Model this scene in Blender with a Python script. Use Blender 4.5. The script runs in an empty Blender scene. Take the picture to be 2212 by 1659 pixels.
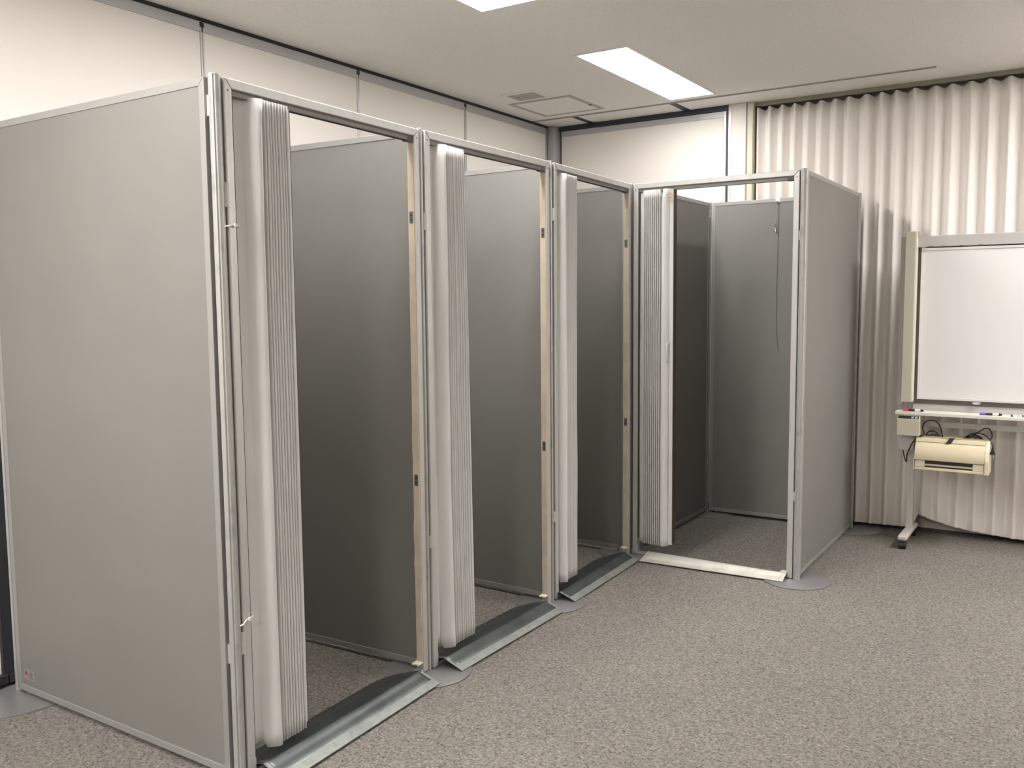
import bpy, math, random
from mathutils import Vector, Euler
random.seed(7)
scene = bpy.context.scene
C = scene.collection
PI = math.pi

# ------------------------------------------------------------------ camera
F_PX = 1935.6
CAM = Vector((2.1507, -1.7559, 1.4514))
ROT = Euler((1.48, 0.0088, 0.5731), 'XYZ')
cam = bpy.data.cameras.new('camera')
cam.sensor_fit = 'HORIZONTAL'
cam.sensor_width = 36.0
cam.lens = F_PX / 2212 * 36.0
cam.clip_start = 0.02
camo = bpy.data.objects.new('camera', cam)
camo.location = CAM
camo.rotation_euler = ROT
C.objects.link(camo)
scene.camera = camo
RM = ROT.to_matrix()


def at(u, v, axis, val):
    d = RM @ Vector(((u - 1106) / F_PX, -(v - 829.5) / F_PX, -1))
    t = (val - CAM[axis]) / d[axis]
    return CAM + d * t


# ------------------------------------------------------------------ world, exposure
w = bpy.data.worlds.new('world')
scene.world = w
w.use_nodes = True
w.node_tree.nodes['Background'].inputs[0].default_value = (0.05, 0.05, 0.05, 1)
w.node_tree.nodes['Background'].inputs[1].default_value = 0.2
vs = scene.view_settings
vs.view_transform = 'Standard'
vs.look = 'None'
vs.gamma = 1.0
vs.use_curve_mapping = False
vs.exposure = 1.95
LAMP_POWER = 9.0
LAMP_COLOR = (1.0, 0.965, 0.915, 1)

# ------------------------------------------------------------------ materials
MATS = {}


def mat(name, col, rough=0.6, metal=0.0, noise=None, bump=None, spec=0.5, emit=None, coat=0.0):
    """noise = (scale, colour2, contrast lo, hi, detail); bump = (scale, strength, distance)"""
    if name in MATS:
        return MATS[name]
    m = bpy.data.materials.new(name)
    m.use_nodes = True
    nt = m.node_tree
    b = nt.nodes['Principled BSDF']
    b.inputs['Base Color'].default_value = (*col, 1)
    b.inputs['Roughness'].default_value = rough
    b.inputs['Metallic'].default_value = metal
    b.inputs['Specular IOR Level'].default_value = spec
    if coat:
        b.inputs['Coat Weight'].default_value = coat
    tc = nt.nodes.new('ShaderNodeTexCoord')
    if noise:
        sc, c2, lo, hi, det = noise[:5]
        mp = nt.nodes.new('ShaderNodeMapping')
        mp.inputs['Scale'].default_value = noise[5] if len(noise) > 5 else (1, 1, 1)
        nt.links.new(tc.outputs['Object'], mp.inputs[0])
        n = nt.nodes.new('ShaderNodeTexNoise')
        n.inputs['Scale'].default_value = sc
        n.inputs['Detail'].default_value = det
        nt.links.new(mp.outputs[0], n.inputs['Vector'])
        r = nt.nodes.new('ShaderNodeValToRGB')
        r.color_ramp.elements[0].position = lo
        r.color_ramp.elements[0].color = (*c2, 1)
        r.color_ramp.elements[1].position = hi
        r.color_ramp.elements[1].color = (*col, 1)
        nt.links.new(n.outputs['Fac'], r.inputs[0])
        nt.links.new(r.outputs[0], b.inputs['Base Color'])
    if bump:
        n2 = nt.nodes.new('ShaderNodeTexNoise')
        n2.inputs['Scale'].default_value = bump[0]
        n2.inputs['Detail'].default_value = 4
        nt.links.new(tc.outputs['Object'], n2.inputs['Vector'])
        bp = nt.nodes.new('ShaderNodeBump')
        bp.inputs['Strength'].default_value = bump[1]
        bp.inputs['Distance'].default_value = bump[2]
        nt.links.new(n2.outputs['Fac'], bp.inputs['Height'])
        nt.links.new(bp.outputs[0], b.inputs['Normal'])
    if emit:
        b.inputs['Emission Color'].default_value = emit[0]
        b.inputs['Emission Strength'].default_value = emit[1]
    MATS[name] = m
    return m


def carpet_mat():
    m = bpy.data.materials.new('carpet')
    m.use_nodes = True
    nt = m.node_tree
    b = nt.nodes['Principled BSDF']
    b.inputs['Roughness'].default_value = 0.95
    b.inputs['Specular IOR Level'].default_value = 0.15
    tc = nt.nodes.new('ShaderNodeTexCoord')

    def noise(s, d, r=0.5):
        n = nt.nodes.new('ShaderNodeTexNoise')
        n.inputs['Scale'].default_value = s
        n.inputs['Detail'].default_value = d
        n.inputs['Roughness'].default_value = r
        nt.links.new(tc.outputs['Object'], n.inputs['Vector'])
        return n

    def ramp(n, stops):
        r = nt.nodes.new('ShaderNodeValToRGB')
        e = r.color_ramp.elements
        e[0].position, e[0].color = stops[0][0], (*stops[0][1], 1)
        e[1].position, e[1].color = stops[-1][0], (*stops[-1][1], 1)
        for p, c in stops[1:-1]:
            x = e.new(p)
            x.color = (*c, 1)
        nt.links.new(n.outputs['Fac'], r.inputs[0])
        return r

    def mul(a, bb, f, mode='MULTIPLY'):
        mx = nt.nodes.new('ShaderNodeMix')
        mx.data_type = 'RGBA'
        mx.blend_type = mode
        mx.inputs[0].default_value = f
        nt.links.new(a.outputs[0] if a.bl_idname != 'ShaderNodeMix' else a.outputs[2], mx.inputs[6])
        nt.links.new(bb.outputs[0], mx.inputs[7])
        return mx
    base = ramp(noise(80, 5, 0.7), [(0.28, (0.137, 0.126, 0.118)), (0.41, (0.226, 0.210, 0.198)), (0.54, (0.284, 0.264, 0.250)), (0.70, (0.388, 0.361, 0.344))])
    fine = ramp(noise(330, 3, 0.6), [(0.34, (0.58, 0.57, 0.56)), (0.6, (1, 1, 1))])
    tint = ramp(noise(34, 3, 0.5), [(0.35, (0.92, 0.97, 0.93)), (0.65, (1.0, 0.97, 0.97))])
    big = ramp(noise(1.6, 4, 0.6), [(0.3, (0.9, 0.9, 0.91)), (0.7, (1, 1, 1))])
    vo = nt.nodes.new('ShaderNodeTexVoronoi')
    vo.inputs['Scale'].default_value = 165
    wp = nt.nodes.new('ShaderNodeMixRGB')
    wp.inputs[0].default_value = 0.012
    nt.links.new(tc.outputs['Object'], wp.inputs[1])
    nt.links.new(noise(120, 2).outputs['Color'], wp.inputs[2])
    nt.links.new(wp.outputs[0], vo.inputs['Vector'])
    sep = nt.nodes.new('ShaderNodeSeparateColor')
    nt.links.new(vo.outputs['Color'], sep.inputs[0])
    fl = nt.nodes.new('ShaderNodeValToRGB')
    e = fl.color_ramp.elements
    e[0].position, e[0].color = 0.0, (0.50, 0.48, 0.46, 1)
    e[1].position, e[1].color = 1.0, (1.42, 1.38, 1.34, 1)
    for p_, c_ in ((0.16, (0.72, 0.70, 0.67)), (0.24, (0.96, 0.96, 0.95)), (0.62, (1.03, 1.03, 1.03)), (0.80, (1.18, 1.16, 1.14))):
        q_ = e.new(p_)
        q_.color = (*c_, 1)
    nt.links.new(sep.outputs[0], fl.inputs[0])
    x = mul(base, fine, 0.55)
    x = mul(x, fl, 0.85)
    x = mul(x, tint, 1.0)
    x = mul(x, big, 1.0)
    nt.links.new(x.outputs[2], b.inputs['Base Color'])
    bp = nt.nodes.new('ShaderNodeBump')
    bp.inputs['Strength'].default_value = 0.6
    bp.inputs['Distance'].default_value = 0.004
    nt.links.new(noise(260, 4, 0.7).outputs['Fac'], bp.inputs['Height'])
    nt.links.new(bp.outputs[0], b.inputs['Normal'])
    return m


M_CARPET = carpet_mat()
M_CEIL = mat('ceiling_board', (0.90, 0.88, 0.85), 0.95, noise=(130, (0.68, 0.66, 0.635), 0.30, 0.42, 5), bump=(110, 0.35, 0.004), spec=0.1)
M_WALL = mat('wall_vinyl', (0.815, 0.775, 0.735), 0.75, bump=(300, 0.05, 0.001), spec=0.25)
M_ROOM = mat('wall_paint', (0.76, 0.72, 0.67), 0.8, spec=0.2)
M_DARK = mat('dark_gasket', (0.018, 0.019, 0.024), 0.6)
M_NAVY = mat('navy_track', (0.03, 0.034, 0.05), 0.5)
M_ALU = mat('aluminium_anodised', (0.70, 0.70, 0.70), 0.38, 0.55)
M_ALUL = mat('aluminium_light', (0.60, 0.60, 0.595), 0.42, 0.35, noise=(22, (0.53, 0.53, 0.525), 0.3, 0.5, 4, (1, 1, 0.15)))
M_POLE = mat('aluminium_scuffed', (0.46, 0.46, 0.45), 0.40, 0.35, noise=(38, (0.37, 0.37, 0.36), 0.30, 0.45, 7, (1, 1, 0.45)))
M_TRACK = mat('track_grey', (0.20, 0.19, 0.185), 0.45, 0.3)
M_RAIL = mat('aluminium_grey', (0.50, 0.51, 0.53), 0.45, 0.4)
M_PANEL = mat('panel_vinyl', (0.228, 0.223, 0.213), 0.5, noise=(2.2, (0.216, 0.211, 0.202), 0.35, 0.65, 4), bump=(520, 0.06, 0.001), spec=0.3)
M_PRAIL = mat('panel_rail', (0.335, 0.335, 0.33), 0.42, 0.25)
M_FABRIC = mat('accordion_vinyl', (0.715, 0.712, 0.712), 0.55, noise=(14, (0.675, 0.672, 0.67), 0.35, 0.6, 5, (1, 1, 0.4)), bump=(180, 0.03, 0.002), spec=0.35)
M_BROWN = mat('brown_edge', (0.085, 0.055, 0.035), 0.6)
M_BEIGE = mat('beige_strip', (0.70, 0.60, 0.46), 0.6, noise=(12, (0.58, 0.50, 0.39), 0.3, 0.55, 5))
M_CREAM = mat('cream_block', (0.86, 0.79, 0.66), 0.5)
M_GALV = mat('galvanised_sheet', (0.17, 0.19, 0.19), 0.33, 0.75, noise=(9, (0.12, 0.135, 0.138), 0.35, 0.6, 5), bump=(7, 0.10, 0.01))
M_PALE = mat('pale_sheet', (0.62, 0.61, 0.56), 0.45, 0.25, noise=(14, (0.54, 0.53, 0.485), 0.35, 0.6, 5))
M_LIP = mat('galvanised_lip', (0.40, 0.42, 0.40), 0.45, 0.55, noise=(30, (0.31, 0.33, 0.32), 0.35, 0.6, 5))
M_DISC = mat('base_disc_grey', (0.31, 0.305, 0.315), 0.36, 0.45)
M_PLATE = mat('latch_plate', (0.20, 0.21, 0.21), 0.4, 0.6)
M_BLACK = mat('black_plastic', (0.015, 0.015, 0.016), 0.45)
M_RUBBER = mat('black_cable', (0.02, 0.022, 0.024), 0.5)
M_TIE = mat('white_nylon', (0.85, 0.84, 0.80), 0.45)
M_CURT = mat('curtain_cloth', (0.90, 0.86, 0.825), 0.9, bump=(420, 0.12, 0.001), spec=0.15)
M_OLIVE = mat('curtain_rail_paint', (0.30, 0.285, 0.23), 0.6)
M_TRIM = mat('cream_trim', (0.62, 0.60, 0.49), 0.5)
M_WB = mat('whiteboard_sheet', (0.80, 0.785, 0.80), 0.30, spec=0.4)
M_WBF = mat('whiteboard_frame', (0.52, 0.50, 0.495), 0.5, 0.1)
M_WBL = mat('whiteboard_edge', (0.74, 0.73, 0.715), 0.4, 0.2)
M_WBD = mat('whiteboard_groove', (0.11, 0.10, 0.093), 0.55)
M_TRAY = mat('tray_paint', (0.78, 0.745, 0.69), 0.5)
M_COL = mat('beige_column', (0.57, 0.535, 0.44), 0.55)
M_COLL = mat('beige_column_light', (0.74, 0.70, 0.60), 0.5)
M_PRN = mat('printer_plastic', (0.72, 0.635, 0.455), 0.5)
M_PRNL = mat('printer_plastic_light', (0.80, 0.74, 0.58), 0.5)
M_STAND = mat('stand_paint', (0.60, 0.58, 0.55), 0.5)
M_RED = mat('marker_red', (0.75, 0.03, 0.12), 0.4)
M_BLUE = mat('marker_blue', (0.12, 0.14, 0.62), 0.4)
M_GREEN = mat('button_green', (0.20, 0.52, 0.38), 0.4)
M_BTN = mat('button_grey', (0.38, 0.36, 0.31), 0.5)
M_STEEL = mat('steel_wire', (0.55, 0.55, 0.56), 0.3, 0.9)
M_VENT = mat('vent_paint', (0.47, 0.46, 0.44), 0.6)
M_HATCH = mat('hatch_frame', (0.44, 0.43, 0.42), 0.5, 0.2)
M_STICK = mat('sticker', (0.27, 0.268, 0.25), 0.5)
M_STICKR = mat('sticker_red', (0.30, 0.04, 0.05), 0.5)
M_STICKG = mat('sticker_print', (0.13, 0.135, 0.135), 0.5)
M_LAMPF = mat('lamp_frame', (0.82, 0.81, 0.79), 0.5)
M_CORD = mat('grey_cord', (0.17, 0.17, 0.16), 0.6)
M_YELLOW = mat('yellowed_tape', (0.70, 0.60, 0.36), 0.5)


# ------------------------------------------------------------------ mesh helpers
class MB:
    def __init__(self):
        self.v, self.f = [], []

    def add(self, vs, fs):
        o = len(self.v)
        self.v += [tuple(p) for p in vs]
        self.f += [tuple(o + i for i in q) for q in fs]
        return self

    def box(self, x0, x1, y0, y1, z0, z1):
        return self.add([(x0, y0, z0), (x1, y0, z0), (x1, y1, z0), (x0, y1, z0), (x0, y0, z1), (x1, y0, z1), (x1, y1, z1), (x0, y1, z1)],
                        [(0, 3, 2, 1), (4, 5, 6, 7), (0, 1, 5, 4), (1, 2, 6, 5), (2, 3, 7, 6), (3, 0, 4, 7)])

    def prism(self, poly, lo, hi, axis):
        """poly in the two other axes (cyclic order), extruded lo..hi along axis"""
        def p(a, b, c):
            return {0: (c, a, b), 1: (a, c, b), 2: (a, b, c)}[axis]
        n = len(poly)
        vs_ = [p(a, b, lo) for a, b in poly] + [p(a, b, hi) for a, b in poly]
        fs = [tuple(range(n))[::-1], tuple(range(n, 2 * n))]
        fs += [(i, (i + 1) % n, n + (i + 1) % n, n + i) for i in range(n)]
        return self.add(vs_, fs)

    def cyl(self, cx, cy, z0, z1, r, n=24, r2=None, axis=2):
        r2 = r if r2 is None else r2
        vs_ = []
        for z, rr in ((z0, r), (z1, r2)):
            for i in range(n):
                a = 2 * PI * i / n
                q = (cx + rr * math.cos(a), cy + rr * math.sin(a))
                vs_.append({2: (q[0], q[1], z), 1: (q[0], z, q[1]), 0: (z, q[0], q[1])}[axis])
        fs = [tuple(range(n))[::-1], tuple(range(n, 2 * n))] + [(i, (i + 1) % n, n + (i + 1) % n, n + i) for i in range(n)]
        return self.add(vs_, fs)

    def lathe(self, prof, n=32, cx=0, cy=0):
        vs_, fs = [], []
        for r, z in prof:
            for i in range(n):
                a = 2 * PI * i / n
                vs_.append((cx + r * math.cos(a), cy + r * math.sin(a), z))
        for k in range(len(prof) - 1):
            for i in range(n):
                j = (i + 1) % n
                fs.append((k * n + i, k * n + j, (k + 1) * n + j, (k + 1) * n + i))
        fs.append(tuple(range(n))[::-1])
        fs.append(tuple(range((len(prof) - 1) * n, len(prof) * n)))
        return self.add(vs_, fs)

    def tube(self, pts, r, n=10, smooth=6):
        P = [Vector(p) for p in pts]
        if smooth and len(P) > 2:
            Q = []
            for i in range(len(P) - 1):
                p0, p1, p2, p3 = P[max(i - 1, 0)], P[i], P[i + 1], P[min(i + 2, len(P) - 1)]
                for k in range(smooth):
                    t = k / smooth
                    Q.append(0.5 * ((2 * p1) + (p2 - p0) * t + (2 * p0 - 5 * p1 + 4 * p2 - p3) * t * t + (3 * p1 - p0 - 3 * p2 + p3) * t ** 3))
            Q.append(P[-1])
            P = Q
        vs_, fs = [], []
        up = Vector((0.13, 0.31, 0.94))
        for i, p in enumerate(P):
            t = (P[min(i + 1, len(P) - 1)] - P[max(i - 1, 0)]).normalized()
            a = t.cross(up)
            if a.length < 1e-4:
                a = t.cross(Vector((1, 0, 0)))
            a.normalize()
            b = t.cross(a)
            up = a.cross(t)
            for k in range(n):
                an = 2 * PI * k / n
                vs_.append(p + (a * math.cos(an) + b * math.sin(an)) * r)
        for i in range(len(P) - 1):
            for k in range(n):
                j = (k + 1) % n
                fs.append((i * n + k, i * n + j, (i + 1) * n + j, (i + 1) * n + k))
        fs.append(tuple(range(n))[::-1])
        fs.append(tuple(range((len(P) - 1) * n, len(P) * n)))
        return self.add(vs_, fs)


def obj(name, mb, m, parent=None, bevel=0.0, smooth=False, seg=2, loc=None):
    me = bpy.data.meshes.new(name)
    me.from_pydata(mb.v, [], mb.f)
    me.update()
    me.materials.append(m)
    import bmesh
    bm = bmesh.new()
    bm.from_mesh(me)
    bmesh.ops.recalc_face_normals(bm, faces=bm.faces)
    bm.to_mesh(me)
    bm.free()
    o = bpy.data.objects.new(name, me)
    C.objects.link(o)
    if parent:
        o.parent = parent
    if loc:
        o.location = loc
    if smooth:
        for p in me.polygons:
            p.use_smooth = True
        if smooth != 'all':
            me.set_sharp_from_angle(angle=math.radians(40))
    if bevel:
        b = o.modifiers.new('bevel', 'BEVEL')
        b.width = bevel
        b.segments = seg
        b.limit_method = 'ANGLE'
        b.angle_limit = math.radians(35)
    return o


def tag(o, label, cat, group=None):
    o['label'] = label
    o['category'] = cat
    if group:
        o['group'] = group
    return o


def thing(name, label, cat, loc=(0, 0, 0), rz=0.0, group=None):
    o = bpy.data.objects.new(name, None)
    o.empty_display_size = 0.1
    o.location = loc
    o.rotation_euler = (0, 0, rz)
    C.objects.link(o)
    return tag(o, label, cat, group)


def struct(o, label=None, cat=None):
    o['kind'] = 'structure'
    if label:
        o['label'] = label
    if cat:
        o['category'] = cat
    return o


def sroot(name, loc=(0, 0, 0)):
    o = bpy.data.objects.new(name, None)
    o.location = loc
    C.objects.link(o)
    return struct(o)


# ------------------------------------------------------------------ room shell
XL, YB, ZC = -1.30, 4.17, 2.747
XR, YF = 6.0, -4.6
struct(obj('floor', MB().box(XL - .25, XR + .1, YF - .1, YB + .35, -0.1, 0), M_CARPET), 'grey flecked carpet floor', 'floor')
struct(obj('ceiling', MB().box(XL - .25, XR + .1, YF - .1, YB + .35, ZC, ZC + .1), M_CEIL), 'off-white textured board ceiling', 'ceiling')
struct(obj('wall_right', MB().box(XR, XR + .1, YF, YB + .3, 0, ZC), M_ROOM), 'plain cream wall facing the booths', 'wall')
struct(obj('wall_front', MB().box(XL - .25, XR, YF - .1, YF, 0, ZC), M_ROOM), 'plain cream wall across the room from the curtain', 'wall')

# movable partition wall on the left, tall panels between aluminium joints
wl = sroot('wall_left', (XL, 0, 0))
wl['label'] = 'cream movable partition wall of tall panels behind the booths'
wl['category'] = 'wall'
obj('backing', MB().box(-.22, -.16, YF, YB + .3, 0, ZC), M_ROOM, wl)
joints = [YF, -3.13, -2.09, -1.055, -0.021, 1.013, 2.047, 3.054, 4.079]
for a, b in zip(joints[:-1], joints[1:]):
    p = obj('wall_panel', MB().box(-.06, 0, a + .012, b - .012, .05, ZC - .062), M_WALL, wl, bevel=.001)
    obj('top_rail', MB().box(-.055, .004, a + .004, b - .004, ZC - .062, ZC - .016), M_RAIL, wl, bevel=.001)
    obj('base_rail', MB().box(-.06, .026, a + .002, b - .002, .016, .05), M_DARK, wl, bevel=.002)
    for s in (a + .0015, b - .0105):
        obj('joint_strip', MB().box(-.055, .003, s, s + .009, .05, ZC - .062), M_ALUL, wl)
    if b < 4:
        obj('joint_cap', MB().box(-.055, .006, b - .014, b + .008, ZC - .040, ZC - .020), M_BLACK, wl)
obj('ceiling_track', MB().box(-.06, .007, YF, 4.09, ZC - .016, ZC), M_DARK, wl)
obj('joint_gasket', MB().box(-.05, -.03, YF, 4.08, .02, ZC - .02), M_DARK, wl)
# dark jamb where a panel joint shows left of the end booth
obj('jamb_strip', MB().box(-.01, .018, -.036, .020, .05, 2.0), M_DARK, wl)

# back wall: panel, corner post, pillar
wb = sroot('wall_back', (0, YB, 0))
wb['label'] = 'cream wall panel with navy edge track beside the curtain'
wb['category'] = 'wall'
obj('backing', MB().box(XL - .2, XR, .20, .28, 0, ZC), M_ROOM, wb)
obj('corner_post', MB().box(XL - .05, -1.238, -.075, .1, .012, ZC), M_RAIL, wb, bevel=.004)
obj('wall_panel', MB().box(-1.222, .026, .0, .06, .05, ZC - .075), M_WALL, wb, bevel=.001)
obj('top_rail', MB().box(-1.222, .040, -.005, .055, ZC - .075, ZC - .036), M_RAIL, wb, bevel=.001)
obj('ceiling_track', MB().box(-1.238, .064, -.010, .06, ZC - .034, ZC), M_NAVY, wb)
obj('side_rail', MB().box(.028, .045, -.006, .055, .05, ZC - .036), M_ALUL, wb, bevel=.001)
obj('side_gasket', MB().box(.047, .064, -.008, .06, .012, ZC - .034), M_NAVY, wb)
obj('base_rail', MB().box(-1.222, .045, -.01, .06, .016, .05), M_DARK, wb)
obj('pillar', MB().box(.066, .182, -.012, .2, 0, ZC), M_WALL, wb, bevel=.002)
obj('pillar_edge', MB().box(.064, .082, -.016, .0, 0, ZC - .002), M_ALUL, wb)
t1 = struct(obj('trim_1', MB().box(.190, .228, YB - .014, YB + .1, 0, ZC - .001), M_TRIM, bevel=.002),
            'narrow olive-cream upright trim between pillar and curtain', 'trim')

# ceiling slot diffuser and track ends
struct(obj('trim_6', MB().box(.1825, .1895, YB - .018, YB + .1, 0, ZC - .001), M_OLIVE), 'thin dark olive upright strip beside the pillar', 'trim')
cs = struct(obj('trim_2', MB().box(XL + .01, 1.36, 3.862, 3.868, ZC - .004, ZC + .01).box(XL + .01, 1.36, 3.884, 3.890, ZC - .004, ZC + .01), M_VENT),
            'long thin slot diffuser edge running along the ceiling', 'trim')
struct(obj('trim_3', MB().box(XL + .01, 1.36, 3.868, 3.884, ZC - .0015, ZC + .01), M_WBD), 'dark groove of the ceiling slot diffuser', 'trim')
struct(obj('trim_4', MB().box(-.985, -.945, 3.89, YB - .012, ZC - .003, ZC + .01), M_NAVY), 'short navy ceiling track meeting the corner end of the wall panel', 'trim')
struct(obj('trim_5', MB().box(-.250, -.205, 3.89, YB - .012, ZC - .003, ZC + .01), M_NAVY), 'short navy ceiling track near the lit ceiling lamp', 'trim')

# ------------------------------------------------------------------ ceiling lamps
lamps = [(-.045, 3.148, .72, 'white recessed ceiling lamp panel over the booths, closest to the ceiling hatch'),
         (-.045, 1.020, 1.1, 'white recessed ceiling lamp panel above the second booth of the row'),
         (-.045, -1.108, 1.45, 'white recessed ceiling lamp panel in front of the wide end panel'),
         (-.045, -3.236, 1.3, 'white recessed ceiling lamp panel beside the partition wall, away from the booths'),
         (1.45, -3.236, 1.6, 'white recessed ceiling lamp panel over the open floor, far from the curtain'),
         (2.95, 3.148, 1.85, 'white recessed ceiling lamp panel over the open floor near the whiteboard'),
         (4.30, 3.148, 1.2, 'white recessed ceiling lamp panel by the curtain, beyond the whiteboard')]
for lx, y, pw, lab in lamps:
    t = thing('ceiling_lamp', lab, 'lamp', (lx, y, ZC), 0, 'recessed ceiling lamps')
    M_LAMP = mat('lamp_diffuser_%d' % round(pw * 100), (0.9, 0.9, 0.9), 0.5, emit=(LAMP_COLOR, LAMP_POWER * pw))
    hx, hy = .1475, .6275
    obj('diffuser', MB().box(-hx + .004, hx - .004, -hy + .004, hy - .004, -.003, 0), M_LAMP, t)
    fr = MB()
    fr.box(-hx - .008, -hx + .004, -hy - .008, hy + .008, -.005, 0).box(hx - .004, hx + .008, -hy - .008, hy + .008, -.005, 0)
    fr.box(-hx + .004, hx - .004, -hy - .008, -hy + .004, -.005, 0).box(-hx + .004, hx - .004, hy - .004, hy + .008, -.005, 0)
    obj('frame', fr, M_LAMPF, t)

# air grille and access hatch
t = thing('ceiling_vent', 'small grey slatted air grille in the ceiling beside the hatch', 'vent', (-.9025, 3.165, ZC))
fr = MB().box(-.125, -.100, -.11, .11, -.005, 0).box(.100, .125, -.11, .11, -.005, 0).box(-.1, .1, -.11, -.083, -.005, 0).box(-.1, .1, .083, .11, -.005, 0)
obj('frame', fr, M_CEIL, t)
obj('backing', MB().box(-.1, .1, -.083, .083, -.001, .0), M_WBD, t)
for i in range(12):
    y = -.083 + .0138 * (i + .5)
    obj('slat', MB().box(-.1, .1, y - .0052, y + .0052, -.0045, -.001), M_VENT, t)
t = thing('ceiling_hatch', 'square access hatch with thin grey frame in the ceiling', 'hatch', (-.897, 3.538, ZC))
hx, hy, fw = .232, .238, .030
fr = MB().box(-hx, -hx + fw, -hy, hy, -.003, 0).box(hx - fw, hx, -hy, hy, -.003, 0).box(-hx + fw, hx - fw, -hy, -hy + fw, -.003, 0).box(-hx + fw, hx - fw, hy - fw, hy, -.003, 0)
obj('frame', fr, M_HATCH, t)
obj('door', MB().box(-hx + fw, hx - fw, -hy + fw, hy - fw, -.002, 0), M_CEIL, t)
obj('latch', MB().box(hx - .03, hx - .012, .06, .085, -.006, -.003), M_WBD, t)

# ------------------------------------------------------------------ booths
H = 2.1
FRAMES = [  # start (x,y), end (x,y)
    ((.0428, .0045), (.0058, .9345)),
    ((.0150, .9600), (.0137, 1.8837)),
    ((.0144, 1.9284), (-.0274, 2.8510)),
    ((-.0169, 2.8578), (.8955, 2.8499)),
]
which = ['the end booth beside the wide grey end panel', 'the second booth along the row from the wide end panel',
         'the booth in the inner corner of the row', 'the booth that backs onto the curtain wall']
FW = .029
FD = .036


def frame_xf(k):
    (xa, ya), (xb, yb) = FRAMES[k]
    return (xa, ya, 0), math.atan2(yb - ya, xb - xa), math.hypot(xb - xa, yb - ya)


frame_labels = ['aluminium doorway frame with white cable ties on its hinge side, first from the wide end panel',
                'aluminium doorway frame of the second booth along the row',
                'aluminium doorway frame of the third booth, meeting the turned booth in the corner',
                'aluminium doorway frame turned to face along the row, beside the outer grey side panel']
for k in range(4):
    loc, rz, L = frame_xf(k)
    t = thing('door_frame', frame_labels[k], 'door frame', loc, rz, 'booth doorway frames')
    z0 = .008
    obj('jamb', MB().prism([(0, z0), (FW, z0), (FW, H - FW), (0, H)], 0, FD, 1), M_ALUL, t, bevel=.0028)
    obj('jamb', MB().prism([(L - FW, z0), (L, z0), (L, H), (L - FW, H - FW)], 0, FD, 1), M_ALUL, t, bevel=.0028)
    obj('header', MB().prism([(0, H), (FW, H - FW), (L - FW, H - FW), (L, H)], 0, FD, 1), M_ALUL, t, bevel=.0028)
    obj('sill', MB().box(FW, L - FW, .004, FD - .004, .008, .020), M_ALU, t)
    tr = MB().box(FW, L - FW, .006, .009, H - FW - .019, H - FW).box(FW, L - FW, .027, .030, H - FW - .019, H - FW).box(FW, L - FW, .009, .027, H - FW - .012, H - FW - .008)
    tk = obj('curtain_track', tr, M_TRACK, t)
    obj('track_groove', MB().box(FW, L - FW, .0045, .031, H - FW - .0055, H - FW + .0005), M_WBD, tk)
    obj('track_stop', MB().box(L - FW - .034, L - FW - .002, .005, .031, H - FW - .022, H - FW - .003), M_WBD, tk)
    for u in (FW * .45, L - FW * .45):
        obj('screw', MB().cyl(u, H - FW - .006, -.0015, .004, .0032, 12, axis=1), M_PLATE, t)
    # beige strike strip on the latch jamb with ragged back edge
    rnd = random.Random(30 + k)
    pts = []
    n = 40
    zt, zb = H - FW - .030, .045
    d0 = .031 if k != 3 else .03
    for i in range(n + 1):
        z = zb + (zt - zb) * i / n
        rag = rnd.uniform(-.0035, .003) if z < 1.0 and k < 2 else rnd.uniform(-.0006, .0006)
        pts.append((d0 + rag, z))
    poly = [(.004, zb), *pts, (.004, zt)]
    st = obj('strike_strip', MB().prism(poly, L - FW - (.004 if k < 3 else .001), L - FW - .0002, 0), M_BEIGE, t)
    for z in (1.772, .773) if k < 3 else ():
        pl = obj('strike_plate', MB().box(L - FW - .006, L - FW - .004, .008, .025, z - .022, z + .022), M_PLATE, st, bevel=.001)
        obj('plate_hole', MB().box(L - FW - .0066, L - FW - .006, .012, .021, z + .006, z + .010), M_BLACK, st)
        obj('plate_screw', MB().cyl(.0165, z - .009, L - FW - .0068, L - FW - .006, .0035, 10, axis=0), M_BLACK, st)
    obj('foot_block', MB().box(L - FW - .034, L - FW - .001, .002, .034, .046 if k < 3 else .03, .052 if k < 3 else .036), M_CREAM, t, bevel=.001)
    obj('bracket', MB().box(FW, FW + .004, .002, .030, .020, .060), M_ALU, t, bevel=.001)
    if k == 0:
        for z, dz in ((1.681, .0), (.504, .006)):
            ct = obj('cable_tie', MB().tube([(-.016, -.002, z - .004 - dz), (-.006, -.0045, z - .003 - dz), (.006, -.0045, z), (.020, -.004, z + .001), (.034, -.003, z - .001 + dz), (.040, .012, z - .003 + dz)], .0024, 8), M_TIE, t, smooth=True)
            obj('tie_head', MB().box(.014, .024, -.009, -.002, z - .005, z + .006), M_TIE, ct, bevel=.001)


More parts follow.
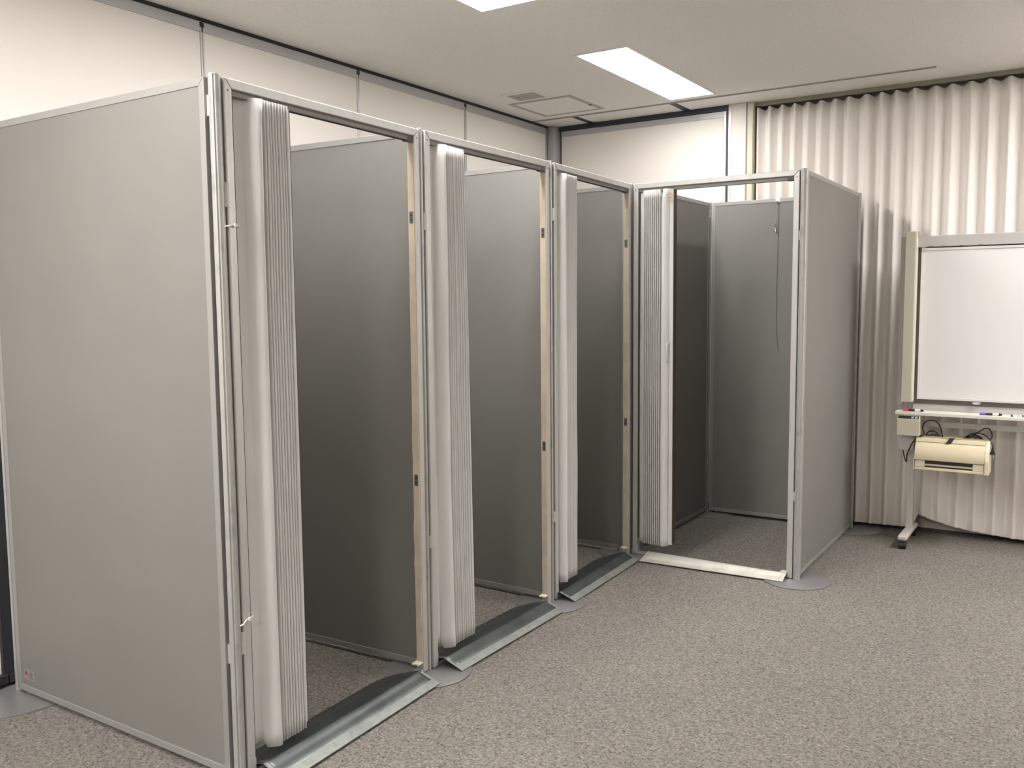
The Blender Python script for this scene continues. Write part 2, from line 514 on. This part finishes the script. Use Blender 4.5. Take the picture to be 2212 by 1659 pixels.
# ------------------------------------------------------------------ accordion doors
def accordion(k, spec, label):
    loc, rz, L = frame_xf(k)
    t = thing('accordion_door', label, 'accordion door', loc, rz, 'folded vinyl accordion doors')
    rnd = random.Random(90 + k)
    prof = []        # (u, y, kind) kind: 's' strip, 'b' bulge, 'p' pleat

    def P(u, y, kd):
        prof.append((u, y, kd))

    gp = spec.get('gp', .34)

    def pleats(u0, u1, n, yb=spec.get('yb', .085)):
        pt = (u1 - u0) / n
        for i in range(n):
            a = u0 + i * pt
            dy = rnd.uniform(-.0018, .0018)
            P(a + (.49 - gp) * pt, yb, 'p')
            P(a + (.50 - gp) * pt, .012 + dy, 'p')
            for q in range(7):
                an = PI * q / 6
                P(a + (.50 - gp * math.cos(an)) * pt, .004 + dy - .0125 * math.sin(an) ** .8, 'p')
            P(a + (.50 + gp) * pt, .012 + dy, 'p')
            P(a + (.51 + gp) * pt, yb, 'p')
    s0, s1, b1, p1 = spec['s0'], spec['s1'], spec['b1'], spec['p1']
    if not spec.get('rev'):
        w_ = b1 - s1
        for i in range(6):
            f = i / 5
            P(s0 + (s1 - s0) * f, .020 - .003 * f * f, 's')
        for f, y in ((.10, .010), (.22, .0), (.34, -.009), (.48, -.016), (.62, -.0185), (.76, -.0165), (.88, -.008), (.95, .006), (.985, .03), (.99, .07)):
            P(s1 + w_ * f, y, 'b')
        pleats(b1 + .002, p1, spec['n'])
        end = p1
    else:
        for i in range(5):
            f = i / 4
            P(s0 + (s1 - s0) * f, .018 - .006 * f, 's')
        P(s1 + .001, .07, 's')
        pleats(s1 + .002, p1, spec['n'])
        w_ = b1 - p1
        for f, y in ((.04, .06), (.08, .0), (.16, -.010), (.35, -.014), (.55, -.012), (.72, -.004), (.86, .010), (1.0, .014)):
            P(p1 + w_ * f, y, 'b')
        end = b1
    N = len(prof)
    R = 44
    zt, zb = H - FW - .012, spec['zb']
    sh = spec.get('shear', 0)
    mb = MB()
    vs_ = []
    ph = [rnd.uniform(0, 6.28) for _ in range(6)]
    for r in range(R + 1):
        tt = r / R
        tt = tt ** 1.0
        for i, (u, y, kd) in enumerate(prof):
            z = zb + (zt - zb) * tt
            if kd == 's' and not spec.get('rev'):
                z = zb + .022 + (zt - zb - .022) * tt
            lean = sh * (1 - tt) * min(1, max(0, (u - s0) / (end - s0)))
            wob = .0011 * math.sin(ph[0] + 3.1 * z + u * 9) + .0005 * math.sin(ph[1] + 9 * z + u * 16)
            yy = y + (.0014 * math.sin(ph[2] + 4.0 * z + u * 14) + .0006 * math.sin(ph[3] + 11 * z + u * 30) if y < .05 else 0)
            uu = u + lean + wob
            top = max(0, (z - (zt - .075)) / .075)
            if kd == 'b' and top > 0:      # pinched fold at the top corner
                yy += top * .010 * math.sin((u - s1) * 70)
                uu += top * .004
            if kd == 'b':
                lowb = max(0, .35 - (z - zb)) / .35
                yy -= .006 * lowb * lowb
            zz = z
            if r == 0 and kd == 'p' and y < .05:
                zz -= .002
            vs_.append((uu, yy, zz))
    fs = [(r * N + i, r * N + i + 1, (r + 1) * N + i + 1, (r + 1) * N + i) for r in range(R) for i in range(N - 1)]
    mb.add(vs_, fs)
    fb = obj('folded_cloth', mb, M_FABRIC, t, smooth=True)
    so = fb.modifiers.new('thick', 'SOLIDIFY')
    so.thickness = .0012
    so.offset = 0
    # fixed stile at the jamb and lead stile at the free end
    obj('fixed_stile', MB().box(FW + .001, s0 + .002, .006, .030, zb + .02, zt), M_BROWN, t)
    e = end + (.001 if not spec.get('rev') else .0)

    def slab(u0, u1, y0, y1, z0, z1):   # follows the lean of the folded stack
        m_ = MB()
        m_.add([(u0 + sh, y0, z0), (u1 + sh, y0, z0), (u1 + sh, y1, z0), (u0 + sh, y1, z0), (u0, y0, z1), (u1, y0, z1), (u1, y1, z1), (u0, y1, z1)],
               [(0, 3, 2, 1), (4, 5, 6, 7), (0, 1, 5, 4), (1, 2, 6, 5), (2, 3, 7, 6), (3, 0, 4, 7)])
        return m_
    if not spec.get('rev'):
        ls = obj('lead_stile', slab(e, e + .010, .002, .066, zb + .012, zt - .006), M_FABRIC, t, bevel=.001)
        obj('edge_strip', slab(e + .010, e + .016, .006, .062, zb + .014, zt - .006), M_BROWN, ls)
    else:
        ls = obj('lead_stile', slab(e, e + .022, .004, .040, zb + .008, zt - .004), M_FABRIC, t, bevel=.002)
        obj('edge_strip', slab(e + .022, e + .026, .006, .040, zb + .012, zt - .004), M_BROWN, ls)
        lp = obj('latch_tape', MB().box(e + .001, e + .017, .0015, .004, zt - .075, zt - .012), M_BEIGE, ls)
        for z in (zt - .030, zt - .048):
            obj('tape_hole', MB().cyl(e + .007, z, .0005, .0016, .003, 10, axis=1), M_BROWN, ls)
        u = e - .002 + sh * .45
        obj('pull_handle', MB().tube([(u, .006, 1.112), (u, -.016, 1.118), (u, -.021, 1.13), (u, -.021, 1.205), (u, -.016, 1.217), (u, .006, 1.223)], .0042, 8, 3), M_ALU, t, smooth=True)
    return t


accordion(0, dict(s0=.033, s1=.078, b1=.136, p1=.247, n=9, zb=.068, shear=.002), 'folded off-white vinyl accordion door of the booth next to the wide grey end panel')
accordion(1, dict(s0=.033, s1=.060, b1=.118, p1=.244, n=9, zb=.066, shear=.034), 'folded off-white vinyl accordion door of the second booth along the row, lower folds leaning out')
accordion(2, dict(s0=.033, s1=.046, b1=.104, p1=.226, n=9, zb=.078, shear=-.004), 'folded off-white vinyl accordion door of the third booth, at the inner corner')
accordion(3, dict(s0=.033, s1=.058, b1=.214, p1=.166, n=9, zb=.080, shear=.004, rev=True, gp=.27, yb=.115), 'folded accordion door with small pull handle in the doorway turned toward the row')


# ------------------------------------------------------------------ threshold ramps
def ramp(k, u0, u1, vf0, vf1, vc, label, back=True, zc=.042):
    loc, rz, L = frame_xf(k)
    t = thing('threshold_ramp', label, 'ramp', loc, rz, 'sheet metal threshold ramps')
    n = 28
    vb = -.112
    vs_, fs = [], []
    us = [u0 + (u1 - u0) * i / n for i in range(n + 1)]
    if u0 < FW:
        us = sorted([u for u in us if u == u0 or u > FW + .004] + [FW + .0025, FW + .003])
    n = len(us) - 1
    for u in us:
        f = (u - u0) / (u1 - u0)
        vf = vf0 + (vf1 - vf0) * f
        g = min(1, (u1 - u) / .14)
        b = vc + (vb - vc) * math.sqrt(max(0, 1 - (1 - g) ** 2)) if k < 3 else vc + (vb - vc) * min(1, (u1 - u) / .02, 1)
        if not back or u < FW + .0028:
            b = vc - .010
        zb_ = zc - (zc - .010) * (vc - b) / (vc - vb) if back else zc - .005
        prof = [(b, zb_), ((b + vc) / 2, (zb_ + zc) / 2 + .001), (vc - .004, zc), (vc + .002, zc), (vf, .0095)]
        for v, z in prof:
            vs_.append((u, -v, z))
    m_ = len(prof)
    for i in range(n):
        for j in range(m_ - 1):
            fs.append((i * m_ + j, i * m_ + j + 1, (i + 1) * m_ + j + 1, (i + 1) * m_ + j))
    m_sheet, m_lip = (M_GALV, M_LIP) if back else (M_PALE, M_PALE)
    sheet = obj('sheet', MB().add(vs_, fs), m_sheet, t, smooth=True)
    sheet.data.set_sharp_from_angle(angle=math.radians(9))
    so = sheet.modifiers.new('thick', 'SOLIDIFY')
    so.thickness = .0014
    so.offset = -1 if False else 0
    # front lip: folded strip along the front edge, and end hems
    lip = MB()
    for (ua, ub, va, vb_) in ((u0, u1, vf0, vf1),):
        wl_ = .030
        def zs(v, vf):
            return .0095 + (zc - .0095) * (vf - v) / (vf - vc)
        a = [(ua, -(va - wl_), zs(va - wl_, va) + .0018), (ub, -(vb_ - wl_), zs(vb_ - wl_, vb_) + .0018), (ub, -(vb_ + .002), .0105), (ua, -(va + .002), .0105)]
        lip.add([*a, *[(x, y, z - .0022) for x, y, z in a]], [(0, 1, 2, 3), (7, 6, 5, 4), (0, 4, 5, 1), (1, 5, 6, 2), (2, 6, 7, 3), (3, 7, 4, 0)])
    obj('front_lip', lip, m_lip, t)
    for ue, vf, s in ((u0, vf0, 1), (u1, vf1, -1)):
        hm = MB()
        a = [(ue, -vc, zc + .0014), (ue + s * .013, -vc, zc + .0014), (ue + s * .013, -(vf - .028), .0095 + (zc - .0095) * .028 / (vf - vc) + .0016), (ue, -(vf - .028), .0095 + (zc - .0095) * .028 / (vf - vc) + .0016)]
        hm.add([*a, *[(x, y, z - .002) for x, y, z in a]], [(0, 1, 2, 3), (7, 6, 5, 4), (0, 4, 5, 1), (1, 5, 6, 2), (2, 6, 7, 3), (3, 7, 4, 0)])
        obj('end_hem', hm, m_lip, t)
    # rib below that carries the sheet
    obj('support_rib', MB().box(u0 + .09, u1 - .06, -vc - .002, -vc + .002, .0062, zc - .001), M_ALU, t)
    return t


ramp(0, .036, .848, .118, .113, .024, 'bent galvanised threshold ramp at the booth beside the wide end panel')
ramp(1, .034, .842, .110, .112, .024, 'bent galvanised threshold ramp at the second booth along the row')
ramp(2, .012, .820, .094, .098, .014, 'bent galvanised threshold ramp at the third booth, running into the inner corner')
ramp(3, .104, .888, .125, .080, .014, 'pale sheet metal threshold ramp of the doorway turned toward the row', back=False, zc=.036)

# ------------------------------------------------------------------ partition panels
def panel(a, b, label, hgt=H, sticker=None, t_=.030, clipname=None):
    """a, b = centre-line ends in plan"""
    (xa, ya), (xb, yb) = a, b
    L = math.hypot(xb - xa, yb - ya)
    t = thing('partition_panel', label, 'partition panel', (xa, ya, 0), math.atan2(yb - ya, xb - xa), 'grey booth partition panels')
    h = t_ / 2
    r = .024
    z0 = .018
    obj('board', MB().box(r - .004, L - r + .004, -h + .0025, h - .0025, z0 + r - .004, hgt - r + .004), M_PANEL, t)
    obj('top_rail', MB().prism([(0, hgt), (L, hgt), (L - r, hgt - r), (r, hgt - r)], -h, h, 1), M_PRAIL, t, bevel=.0018)
    obj('bottom_rail', MB().prism([(0, z0), (L, z0), (L - r, z0 + r), (r, z0 + r)], -h, h, 1), M_PRAIL, t, bevel=.0018)
    obj('stile', MB().prism([(0, z0), (r, z0 + r), (r, hgt - r), (0, hgt)], -h, h, 1), M_PRAIL, t, bevel=.0018)
    obj('stile', MB().prism([(L, z0), (L - r, z0 + r), (L - r, hgt - r), (L, hgt)], -h, h, 1), M_PRAIL, t, bevel=.0018)
    for u in (.05, L - .05):
        obj('levelling_foot', MB().cyl(u, 0, .0062, z0, .007, 12), M_PRAIL, t)
    if sticker:
        u, z, side = sticker
        y = side * (h - .0025)
        s = side
        st = obj('sticker', MB().box(u - .034, u + .034, min(y, y + s * .0006), max(y, y + s * .0006), z - .020, z + .020), M_STICK, t)
        y1 = y + s * .0006
        obj('sticker_mark', MB().cyl(u - s * .020 * (-1), z + .004, min(y1, y1 + s * .0003), max(y1, y1 + s * .0003), .0085, 14, axis=1), M_STICKR, st)
        for i, (za, wd) in enumerate(((.009, .022), (.003, .026), (-.004, .018), (-.011, .030))):
            uu = u - s * .010
            obj('sticker_line', MB().box(uu - wd / 2, uu + wd / 2, min(y1, y1 + s * .0003), max(y1, y1 + s * .0003), z + za - .0018, z + za + .0018), M_STICKG, st)
    return t


panel((-.002, -.015), (-1.196, -.015), 'wide grey vinyl end panel closing the row of booths, small red-marked sticker at its foot', sticker=(1.115, .085, 1))
panel((-.026, .9465), (-1.215, .902), 'grey vinyl divider panel between the end booth and the second booth')
panel((-.020, 1.915), (-1.215, 1.935), 'grey vinyl divider panel between the second and the third booth')
panel((-.066, 2.873), (-1.215, 2.882), 'dark-looking grey vinyl panel closing the third booth at the inner corner')
panel((-.035, 2.900), (-.035, 4.055), 'grey vinyl inner side panel of the booth that backs onto the curtain wall')
panel((.9105, 2.893), (.9065, 4.100), 'grey vinyl outer side panel beside the whiteboard', sticker=(.075, .075, -1))
P7 = panel((-.008, 4.075), (.884, 4.075), 'grey vinyl back panel with a wire hook hanging on it')


# ------------------------------------------------------------------ poles on discs
def pole(x, y, label, r=.0175, disc=.172, clips=(), half=None, hgt=H + .006):
    t = thing('partition_pole', label, 'pole', (x, y, 0), 0, 'aluminium poles on disc feet')
    n = 28
    prof = []
    for i in range(n):
        a = 2 * PI * i / n
        g = .80 if i % 7 == 0 else 1.0       # four vertical slots
        prof.append((r * g * math.cos(a + PI / 4), r * g * math.sin(a + PI / 4)))
    obj('tube', MB().prism(prof, .006, hgt - .003, 2), M_POLE, t, smooth=True)
    obj('cap', MB().lathe([(r * .98, hgt - .003), (r * .98, hgt - .001), (r * .8, hgt)], 20), M_ALU, t)
    if half is None:
        obj('disc_foot', MB().lathe([(disc - .002, 0), (disc, .0012), (disc, .0045), (disc - .003, .006)], 56), M_DISC, t, smooth=True)
    else:
        pts = [(half[0], half[1] - disc)] + [(half[0] + disc * math.cos(a), half[1] + disc * math.sin(a)) for a in [(-90 + 180 * i / 32) * PI / 180 for i in range(33)]]
        obj('disc_foot', MB().prism(pts[1:], 0, .006, 2), M_DISC, t, bevel=.001)
    for (ang, z, ln) in clips:
        ca, sa = math.cos(ang), math.sin(ang)
        m_ = MB()
        px, py = -sa, ca
        w_ = .0062
        a0, a1 = r * .92, r + .012
        q = [(ca * a0 + px * w_, sa * a0 + py * w_), (ca * a1 + px * w_, sa * a1 + py * w_), (ca * a1 - px * w_, sa * a1 - py * w_), (ca * a0 - px * w_, sa * a0 - py * w_)]
        m_.prism(q, z - ln / 2, z + ln / 2, 2)
        obj('clip', m_, M_ALUL, t, bevel=.001)
    return t


pole(.0262, -.0150, 'scuffed aluminium pole at the corner of the wide end panel', clips=[(PI, 2.02, .06), (PI / 3, 1.768, .07), (PI, .40, .06), (PI / 3, .435, .07)])
pole(-.0030, .9470, 'aluminium pole on a disc foot between the first two doorways', r=.0118, clips=[(.9, 1.76, .065), (.9, .52, .05)])
pole(-.0010, 1.9055, 'aluminium pole on a disc foot between the second and third doorways', r=.0140, clips=[(1.0, 1.86, .06), (1.0, .42, .05)])
pole(-.0440, 2.8760, 'aluminium pole tucked in the inner corner where two doorways meet', r=.0118)
pole(.9150, 2.8640, 'scuffed aluminium pole on a disc foot at the front corner of the outer side panel', r=.0172, clips=[(PI + .25, 1.775, .048), (PI + .25, .44, .048)])
pole(-.0300, 4.0750, 'aluminium pole on a disc foot inside the back corner of the turned booth', r=.0132, disc=.19, clips=[(-1.2, 2.03, .05), (-1.2, .35, .05)])
pole(.9150, 4.1180, 'thin aluminium pole on a disc foot at the curtain end of the outer side panel', r=.0132, disc=.185)
pole(-1.2120, -.0150, 'aluminium pole on a half-round foot where the wide end panel meets the wall', r=.0150, disc=.295, half=(-.058, 0), clips=[(0, 2.0, .06)])

# ------------------------------------------------------------------ hook on the back panel
t = thing('wire_hook', 'thin steel hook with a ring hanging over the top of the back panel', 'hook', (.430, 4.06, 0))
obj('hanger_clip', MB().box(-.014, .016, -.0035, -.0005, 2.072, 2.103).box(-.014, .016, -.0035, .034, 2.1005, 2.104).box(-.014, .016, .0305, .034, 2.07, 2.104), M_ALU, t, bevel=.0008)
obj('hook_pin', MB().box(-.012, .010, -.012, -.003, 2.074, 2.082), M_PLATE, t)
obj('wire', MB().tube([(-.004, -.006, 2.074), (-.008, -.005, 2.0), (-.011, -.006, 1.934)], .0007, 6, 3), M_STEEL, t)
obj('cord', MB().tube([(.006, -.0035, 2.075), (.006, -.003, 1.95), (.004, -.003, 1.7), (.002, -.003, 1.45), (.004, -.003, 1.28), (.014, -.003, 1.17), (.020, -.003, 1.12)], .0012, 6, 4), M_CORD, t)
ring = [(-.012 + .008 * math.cos(a), -.008, 1.924 + .013 * math.sin(a)) for a in [2 * PI * i / 16 for i in range(17)]]
obj('ring', MB().tube(ring, .0022, 8, 2), M_STEEL, t, smooth=True)
obj('ring_tail', MB().tube([(-.012, -.008, 1.911), (-.009, -.010, 1.898), (-.005, -.014, 1.890), (-.002, -.008, 1.882)], .003, 8, 3), M_STEEL, t, smooth=True)

# ------------------------------------------------------------------ long curtain
folds = [1638, 1663, 1690, 1716, 1744, 1772, 1803, 1831, 1870, 1902, 1934, 1973, 2017, 2052, 2093, 2132, 2176]
YC = 4.215
fx = [at(u, 400, 1, YC).x for u in folds]
while fx[-1] < 5.9:
    fx.append(fx[-1] + random.uniform(.095, .125))
fx.insert(0, fx[0] - .06)


def phase(x):
    for i in range(len(fx) - 1):
        if x < fx[i + 1]:
            return i + (x - fx[i]) / (fx[i + 1] - fx[i])
    return len(fx) - 1


XC0, XC1 = .232, 5.9
nx, nz = 1150, 40
vs_, fs = [], []
for j in range(nz + 1):
    tz = j / nz
    for i in range(nx + 1):
        x = XC0 + (XC1 - XC0) * i / nx
        p = phase(x)
        hem = .030 + .006 * math.cos(2 * PI * p) + .008 * math.sin(x * 5.1)
        # lifted over the stand's foot
        d = x - 1.300
        if d < 0:
            lift = .085 * math.exp(-(d / .030) ** 2)
        else:
            lift = .085 * math.exp(-(d / .16) ** 1.3) if d > 0 else .085
        hem += lift
        zt = 2.704 + .007 * math.cos(2 * PI * p + .4)
        z = hem + (zt - hem) * tz ** 1.6
        amp = (.030 + .006 * math.sin(x * 7.3)) * (1 - .15 * tz)
        c = math.asin(.965 * math.cos(2 * PI * p)) / math.asin(.965)
        y = YC - amp * (c * .92 + .10 * math.cos(4 * PI * p + .8)) + .004 * math.sin(3 * z + x * 9)
        if z < .35:
            q = (1 - z / .35)
            y += q * lift * (.5 * math.sin(60 * x + 50 * z) * .35 - .35)
        vs_.append((x, y, z))
for j in range(nz):
    for i in range(nx):
        a = j * (nx + 1) + i
        fs.append((a, a + 1, a + nx + 2, a + nx + 1))
t = thing('curtain', 'long pleated cream curtain hanging from ceiling to floor along the wall', 'curtain', (0, 0, 0))
cu = obj('cloth', MB().add(vs_, fs), M_CURT, t, smooth='all')
so = cu.modifiers.new('thick', 'SOLIDIFY')
so.thickness = .002
obj('rail', MB().box(XC0 - .004, XC1, YC - .022, YC + .022, ZC - .026, ZC), M_OLIVE, t)

# ------------------------------------------------------------------ copy whiteboard on castors
X0, X1 = 1.285, 2.46
t = thing('whiteboard', 'electronic copy whiteboard in a grey frame on a castor stand before the curtain', 'whiteboard', (0, 0, 0))
obj('header_bar', MB().box(X0, X1, 3.925, 3.975, 1.748, 1.812), M_WBF, t, bevel=.003)
obj('back_board', MB().box(X0, X1, 3.945, 3.975, .80, 1.748), M_WBF, t)
obj('groove', MB().box(X0 + .004, X1 - .004, 3.9395, 3.946, .838, 1.750), M_WBD, t)
obj('writing_sheet', MB().box(1.322, X1 - .035, 3.934, 3.940, .880, 1.728), M_WB, t)
eb = MB()
eb.box(1.306, X1 - .02, 3.930, 3.9405, 1.728, 1.742).box(1.306, X1 - .02, 3.930, 3.9405, .866, .880).box(1.306, 1.322, 3.930, 3.9405, .880, 1.728).box(X1 - .035, X1 - .02, 3.930, 3.9405, .880, 1.728)
obj('sheet_edge', eb, M_WBL, t, bevel=.001)
for sx in (1.312,):
    obj('corner_clip', MB().box(sx - .004, sx + .016, 3.927, 3.934, 1.722, 1.746), M_WBF, t, bevel=.001)
for i, x in enumerate((1.345, 1.41, 1.50, 1.60)):
    obj('scuff_strip', MB().box(x, x + .022, 3.924, 3.9255, 1.750, 1.7525), M_WBD, t)
col = obj('scanner_column', MB().box(1.228, 1.284, 3.872, 3.950, .851, 1.838), M_COL, t, bevel=.003)
obj('column_side', MB().box(1.284, 1.288, 3.880, 3.948, .853, 1.836), M_COLL, col, bevel=.001)
obj('column_back', MB().box(1.196, 1.2275, 3.935, 3.985, .83, 1.81), M_WBF, col, bevel=.002)
obj('column_hook', MB().box(1.290, 1.306, 3.905, 3.925, 1.815, 1.838), M_COL, col)
col2 = obj('end_column', MB().box(X1, X1 + .06, 3.872, 3.950, .851, 1.838), M_COL, t, bevel=.003)
obj('pen_tray', MB().box(1.206, X1 + .06, 3.828, 3.945, .780, .800), M_TRAY, t, bevel=.003)
cl = obj('sheet_clip', MB().box(1.598, 1.640, 3.922, 3.934, .852, .862), M_RAIL, t, bevel=.001)
obj('clip_tab', MB().box(1.606, 1.630, 3.918, 3.922, .850, .860), M_WBL, cl)
cb = obj('control_box', MB().prism([(3.800, .664), (3.945, .664), (3.945, .776), (3.826, .778), (3.800, .759)], 1.224, 1.342, 0), M_COL, t, bevel=.0015)


def on_top(x0, x1, f0, f1, lift):
    q = [(x, 3.800 + .026 * f - lift * .59, .759 + .019 * f + lift * .81) for f in (f0, f1) for x in ((x0, x1) if f == f0 else (x1, x0))]
    lo = [(x, y + .0015 * .59, z - .0015 * .81) for x, y, z in q]
    return MB().add(q + lo, [(0, 1, 2, 3), (7, 6, 5, 4), (0, 4, 5, 1), (1, 5, 6, 2), (2, 6, 7, 3), (3, 7, 4, 0)])


obj('display', on_top(1.228, 1.338, .12, .90, .0008), M_BLACK, cb)
for x, m_ in ((1.298, M_BTN), (1.318, M_GREEN)):
    obj('button', on_top(x, x + .014, .25, .70, .0022), m_, cb)
obj('power_box', MB().box(1.218, 1.305, 3.885, 3.950, .568, .655), M_STAND, t, bevel=.003)
obj('printer_bracket', MB().box(1.30, 1.66, 3.952, 3.962, .54, .62), M_STAND, t)
for x in (1.277, X1 - .02):
    p_ = obj('post', MB().box(x - .020, x + .020, 3.975, 4.015, .060, 1.78), M_STAND, t, bevel=.003)
    f_ = obj('foot', MB().box(x - .026, x + .026, 3.752, 4.150, .052, .080), M_STAND, t, bevel=.010, seg=3)
    for yc in (3.778, 4.125):
        obj('castor_wheel', MB().cyl(yc, .024, x - .020, x + .020, .024, 24, axis=0), M_BLACK, f_, bevel=.003)
        obj('castor_fork', MB().prism([(yc - .018, .030), (yc + .018, .030), (yc + .014, .052), (yc - .014, .052)], x - .022, x + .022, 0), M_BLACK, f_)
obj('cross_bar', MB().box(1.297, X1 - .04, 3.985, 4.005, .70, .73), M_STAND, t)

# printer hung under the tray
t = thing('printer', 'cream thermal printer with curved cover hung below the whiteboard tray', 'printer', (1.5, 3.95, .47))
t_x0, t_x1 = 1.322 - 1.5, 1.682 - 1.5
Y = lambda y: y - 3.95
Z = lambda z: z - .47
prof = [(3.950, .470), (3.806, .470), (3.806, .484), (3.816, .486), (3.816, .526), (3.800, .528), (3.797, .545), (3.798, .565), (3.803, .585), (3.812, .605), (3.824, .620), (3.835, .628), (3.836, .631), (3.846, .652), (3.950, .660)]
body = obj('body', MB().prism([(Y(a), Z(b)) for a, b in prof], t_x0, t_x1, 0), M_PRN, t, bevel=.0025, smooth=True)
obj('cover_seam', MB().box(t_x0 + .004, t_x1 - .004, Y(3.833), Y(3.838), Z(.6285), Z(.6302)), M_BROWN, t)
obj('side_cover', MB().prism([(Y(a), Z(b)) for a, b in [(3.95, .468), (3.802, .468), (3.794, .545), (3.806, .600), (3.834, .632), (3.846, .656), (3.95, .664)]], t_x1, t_x1 + .022, 0), M_PRNL, t, bevel=.003)
obj('side_cover', MB().prism([(Y(a), Z(b)) for a, b in [(3.95, .468), (3.812, .468), (3.808, .540), (3.95, .56)]], t_x0 - .008, t_x0, 0), M_PRN, t, bevel=.002)
obj('paper_slot', MB().box(t_x0 + .045, t_x1 - .05, Y(3.8145), Y(3.817), Z(.506), Z(.525)), M_BLACK, t)
obj('lower_slot', MB().box(t_x0 + .055, t_x1 - .06, Y(3.8145), Y(3.817), Z(.486), Z(.495)), M_BLACK, t)
obj('corner_block', MB().box(t_x0 + .004, t_x0 + .054, Y(3.808), Y(3.817), Z(.487), Z(.524)), M_PRNL, t, bevel=.0015)
obj('corner_block', MB().box(t_x1 - .058, t_x1 - .004, Y(3.808), Y(3.817), Z(.487), Z(.524)), M_PRNL, t, bevel=.0015)
ins = [(3.826, .629), (3.8335, .6345), (3.844, .6555), (3.862, .6575)]
stv = []
for i, (a, b) in enumerate(ins):
    xx = t_x0 + .155 + .010 * i
    stv += [(xx, Y(a) - .003, Z(b) + .003), (xx + .024, Y(a) - .003, Z(b) + .003)]
stf = [(2 * i, 2 * i + 1, 2 * i + 3, 2 * i + 2) for i in range(len(ins) - 1)]
ms = obj('strap', MB().add(stv, stf), M_BLACK, t)
so = ms.modifiers.new('thick', 'SOLIDIFY')
so.thickness = .004
obj('tape_mark', MB().box(t_x0 + .14, t_x0 + .24, Y(3.8475), Y(3.90), Z(.6545), Z(.660)), M_YELLOW, t)


# cables
def cab(pts, yv):
    return [at(u, v, 1, y_) for (u, v), y_ in zip(pts, yv if isinstance(yv, (list, tuple)) else [yv] * len(pts))]


t = thing('signal_cable', 'black cable looping from the power box over the left of the printer', 'cable', (1.33, 3.9, .66))
off = Vector((1.33, 3.9, .66))


def ctube(name, pts, r, parent, mtl=M_RUBBER, off_=None):
    o_ = off if off_ is None else off_
    return obj(name, MB().tube([p - o_ for p in pts], r, 8, 6), mtl, parent, smooth='all')


ctube('cable_loop', cab([(1951, 972), (1953, 985), (1958, 997), (1960, 980), (1972, 955), (1985, 945), (1996, 938), (1993, 922), (2000, 911), (2012, 908), (2024, 912), (2032, 924), (2036, 945)],
                        [3.89, 3.875, 3.86, 3.85, 3.845, 3.85, 3.86, 3.87, 3.875, 3.88, 3.885, 3.89, 3.895]), .0036, t)
ctube('cable_coil', cab([(2000, 944), (2003, 935), (2012, 931), (2022, 934), (2031, 944)], 3.905), .0036, t)
ctube('cable_coil', cab([(1996, 943), (2006, 941), (2016, 939), (2026, 943), (2014, 946), (2002, 945)], 3.91), .0042, t)
t = thing('power_cord', 'black power cord with two-pin plug coiled on the right of the printer', 'cable', (1.62, 3.9, .66))
off2 = Vector((1.62, 3.9, .66))
ctube('cord', cab([(2080, 949), (2092, 940), (2108, 936), (2122, 938), (2134, 945), (2142, 956), (2145, 968)], [3.9, 3.9, 3.895, 3.88, 3.865, 3.85, 3.84]), .0038, t, off_=off2)
ctube('cord_loop', cab([(2088, 947), (2100, 942), (2114, 933), (2126, 926), (2136, 926), (2142, 935), (2142, 946), (2135, 952), (2127, 956)], [3.91, 3.905, 3.9, 3.895, 3.89, 3.885, 3.88, 3.88, 3.9]), .0038, t, off_=off2)
for (a, b, c, d) in (((2082, 948), (2096, 939), (2108, 942), (2121, 950)), ((2086, 949), (2094, 943), (2104, 944), (2112, 950)), ((2090, 950), (2104, 940), (2118, 944), (2123, 951))):
    ctube('cord_coil', cab([a, b, c, d], [3.915, 3.91, 3.912, 3.91]), .0040, t, off_=off2)
pp = at(2144, 975, 1, 3.84) - off2
pl = obj('plug', MB().prism([(pp.x - .004, pp.z + .022), (pp.x + .004, pp.z + .022), (pp.x + .006, pp.z + .004), (pp.x + .013, pp.z - .012), (pp.x + .013, pp.z - .020), (pp.x - .013, pp.z - .020), (pp.x - .013, pp.z - .012), (pp.x - .006, pp.z + .004)], pp.y - .007, pp.y + .007, 1), M_BLACK, t, bevel=.0015)
for s in (-1, 1):
    obj('pin', MB().box(pp.x + s * .0065 - .0012, pp.x + s * .0065 + .0012, pp.y - .003, pp.y + .003, pp.z - .036, pp.z - .019), M_ALU, pl)

# markers and magnets on the tray
for x0, cap, nm in ((1.246, M_RED, 'black whiteboard marker with a red cap on the pen tray'), (1.645, M_BLUE, 'black whiteboard marker with a blue cap on the pen tray')):
    t = thing('marker_pen', nm, 'marker', (x0, 3.850, .8075), 0, 'markers on the pen tray')
    obj('cap', MB().cyl(0, 0, 0, .030, .0075, 14, axis=0), cap, t, smooth=True)
    obj('barrel', MB().cyl(0, 0, .030, .104, .0066, 14, axis=0), M_BLACK, t, smooth=True)
    obj('label_band', MB().cyl(0, 0, .064, .094, .0069, 14, axis=0), M_TIE, t, smooth=True)
    obj('end_plug', MB().cyl(0, 0, .104, .110, .0050, 14, axis=0), M_BLACK, t, smooth=True)
for i, (x, m_, lb) in enumerate(((1.802, M_BLACK, 'tiny black magnet on the pen tray beyond the blue marker'), (1.816, M_TIE, 'tiny white magnet on the pen tray next to the black one'), (1.836, M_ALU, 'tiny silver magnet on the pen tray'), (1.856, M_PLATE, 'tiny dark grey magnet on the pen tray'))):
    t = thing('magnet', lb, 'magnet', (x, 3.852, .800), 0, 'magnets on the pen tray')
    obj('body', MB().lathe([(.0060, 0), (.0062, .003), (.0046, .005), (.0052, .010), (.0036, .012)], 16), m_, t, smooth=True)
    obj('base', MB().lathe([(.0068, 0), (.0068, .0016)], 16), M_PLATE, t)
